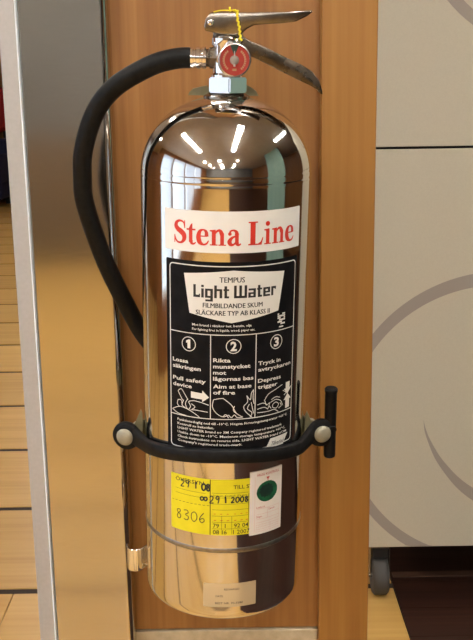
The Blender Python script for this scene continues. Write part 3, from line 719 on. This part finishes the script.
# inspection tag overlapping it
tg = label('inspection_tag', [(30.0, -160.3), (71.5, -160.3), (71.5, -83.6), (30.0, -83.6)], 'tag_paper', .0007); tg['label'] = 'pale paper tag with a dark green stamp'
f = Flat(); f.text('ÅRLIG KONTROLL', 38, -89.8, 3.0, 29, .01);
f.build('heading_print', 'tag_red', tg, wrap(.0008), CUT)
f = Flat(); f.text('Utförd', 38, -128.6, 2.2, 10, .005); f.text('Datum', 53.5, -133, 2.2, 8, .005); f.text('Sign', 38, -140, 2.2, 7, .005)
f.build('form_print', 'tag_red', tg, wrap(.0008), CUT)
f = Flat(); f.poly([(49.5, -92.2), (54.0, -92.2), (52.3, -95), (52.0, -97.0), (51.4, -97.0), (51.2, -95)]); f.build('red_arrow', 'tag_red', tg, wrap(.0008), CUT)
f = Flat()
fr = [(36, -157.5), (36, -90)]; line(f, fr, .3)
for z in (-129.5, -136, -142): line(f, [(38, z), (68, z)], .35)
line(f, [(52, -129.5), (52, -142)], .35); line(f, [(38, -146), (68, -146)], .35); line(f, [(68, -146), (68, -130)], .3)
for i in range(4): f.text('kontrollerad enligt anvisning', 38, -149.5-i*2.7, 1.5, 30, 0, res=1)
f.build('pink_print', 'tag_pink', tg, wrap(.0008), CUT)
def blob(cx_, cz_, rx, rz, n=40, j=.03):
    random.seed(3); return [(cx_+rx*math.cos(2*PI*i/n)*(1+random.uniform(-j, j)), cz_+rz*math.sin(2*PI*i/n)*(1+random.uniform(-j, j))) for i in range(n)]
f = Flat(); f.poly(blob(51.4, -109.6, 13.4, 12.4, j=.012)); f.build('green_stamp', 'green_ink', tg, wrap(.0008), CUT)
f = Flat(); f.poly(blob(50.3, -108.4, 8.6, 7.8, j=.16)); f.build('punch_mark', 'green_dark', tg, wrap(.00092), CUT)

# clear sticker low on the shell
cs = label('clear_sticker', rpts(-20.5, -248, 39.5, -218, 1), 'clear_sticker'); cs['label'] = 'faded translucent sticker'
f = Flat(); f.text('RECHARGED', 3, -226.5, 2.6, 17, .008); f.text('DATE', -6.5, -235.2, 2.6, 8, .008); f.text('BEST NR. 70-5580', -7, -244.2, 2.6, 31, .008)
f.build('faint_print', 'ink', cs, wrap(.00034), CUT)

# ================================================================== THE WALL BRACKET
br = empty('extinguisher_bracket', BASE, ROT.to_euler('XYZ'))
tag(br, 'black rubber strap bracket with T-handle clamping the extinguisher', 'bracket')
zs = -.059 + ZB
def angle_pt(a, r, z): return Vector((r*math.sin(a), -r*math.cos(a), z))
rs = RC + .0042
def zstrap(a): return zs + .002 - .0140*(abs(a)/1.2)**1.6
LB = Vector((-.1100, -.010, -.0711+ZB)); RB = Vector((.1100, -.010, -.0652+ZB))
pts = [LB + Vector((.010, -.0045, .001))]
N = 30
for i in range(N+1):
    a = -1.13 + 2.26*i/N; pts.append(angle_pt(a, rs, zstrap(a)))
pts.append(RB + Vector((-.010, -.0045, .001)))
hts = [.021] + [.0152+.003*abs(i/N-.5)**2 for i in range(N+1)] + [.021]
fullp = [pts[0], (pts[0]+pts[1])/2] + pts[1:-1] + [(pts[-1]+pts[-2])/2, pts[-1]]
hts = [.021, .0185] + hts[1:-1] + [.0185, .021]
bm = bmesh.new(); sweep_rect(bm, fullp, (0, 0, 1), .0075, hts); fix(bm); o = link('strap', bm, 'rubber', br, True); flatten_angle(o, 50)
for s, P in ((-1, LB), (1, RB)):
    T = Matrix.Translation(P) @ Matrix.Rotation(math.radians(18*s), 4, 'Z') @ RG
    bm = bmesh.new(); lathe(bm, [(.0135, -.005), (.0160, -.003), (.0166, 0), (.0160, .003), (.0140, .0045)], 36, T); o = link('strap_eye', fix(bm), 'rubber', br, True); flatten_angle(o, 40)
    bm = bmesh.new(); lathe(bm, [(.0055, -.03), (.0055, .004), (.0096, .0045), (.0100, .0058), (.0092, .0075), (.0065, .0090), (0, .0096)], 32, T); o = link('button', fix(bm), 'button', br, True); flatten_angle(o, 40)
# T-handle at the right end of the strap
TH = Vector((.1210, -.004, -.0553+ZB))
bm = bmesh.new()
lathe(bm, [(.0052, -.0425), (.0064, -.0415), (.0068, -.039), (.0068, .036), (.0075, .0375), (.0075, .0405), (.0062, .042)], 24, Matrix.Translation(TH)@Matrix.Rotation(math.radians(-.75), 4, 'Y'))
tube(bm, [RB+Vector((.012, .0, .001)), TH+Vector((-.002, 0, -.006))], .007, 14)
o = link('pull_handle', fix(bm), 'rubber', br, True); flatten_angle(o, 40)
# metal arms reaching forward from the wall beside the shell, with pointed tops
def to_local(p): return ROT.transposed() @ (Vector(p) - BASE)
wall_l = to_local((0, YW, .9 - .06))
yw = wall_l.y
for s, P in ((-1, LB), (1, RB)):
    bm = bmesh.new()
    x0, z = P.x, P.z
    sweep_rect(bm, catmull([Vector((s*.020, yw-.001, z)), Vector((s*.034, yw-.004, z)), Vector((s*.043, .087, z))] + [angle_pt(s*a, .0924, z) for a in (2.55, 2.3, 2.1, 1.9, 1.75)] + [Vector((s*.0945, .006, z)), Vector((s*.1000, -.001, z)), Vector((s*.1060, -.004, z))], 3), (0, 0, 1), .0022, .022)
    link('arm', fix(bm), 'olive', br)
    # pointed lip beside the shell
    bm = bmesh.new()
    prism(bm, [(s*x, z_+ZB) for x, z_ in ((.1045, -.073), (.1015, -.060), (.0975, -.050), (.0940, -.0415), (.0925, -.046), (.0920, -.058), (.0920, -.074))], -.006, -.0035)
    link('arm_lip', fix(bm), 'olive', br)
bm = bmesh.new(); bx(bm, (0, yw+.001, zs), (.15, .006, .06), bev=.001); link('back_plate', bm, 'olive', br)
# upper hanger plate behind the neck
hy = .0325
bm = bmesh.new(); prism(bm, [(-.041, .3035+ZB), (.034, .3035+ZB), (.031, .309+ZB), (.022, .3145+ZB), (-.015, .3155+ZB), (-.036, .3105+ZB), (-.040, .3065+ZB)], .030, .0325)
link('hanger_plate', bm, 'olive', br)
yt = to_local((0, YW, 1.19)).y
bm = bmesh.new(); bx(bm, (0, (hy+yt)/2, .311+ZB), (.03, yt-hy-.001, .004)); link('hanger_arm', bm, 'olive', br)
# shiny bent clip hugging the foot of the shell, its free end turned out on the left
zc_ = -.238+ZB
ywc = to_local((0, YW, .67)).y
cp = [Vector((-.020, ywc-.001, zc_)), Vector((-.034, ywc-.004, zc_)), Vector((-.042, .088, zc_))] + [angle_pt(-a, .0922, zc_) for a in (2.55, 2.35, 2.15, 1.95, 1.8, 1.74)] + \
     [Vector((-.0945, .0105, zc_)), Vector((-.0985, .0040, zc_)), Vector((-.1045, .0015, zc_)), Vector((-.1110, .0035, zc_)), Vector((-.1145, .010, zc_)), Vector((-.1150, .017, zc_))]
bm = bmesh.new(); sweep_rect(bm, catmull(cp, 4), (0, 0, 1), .0016, .029); o = link('foot_clip', fix(bm), 'chrome', br, True); flatten_angle(o, 40)
bm = bmesh.new(); bx(bm, (0, ywc-.002, zc_), (.06, .004, .03)); link('clip_plate', bm, 'chrome', br)
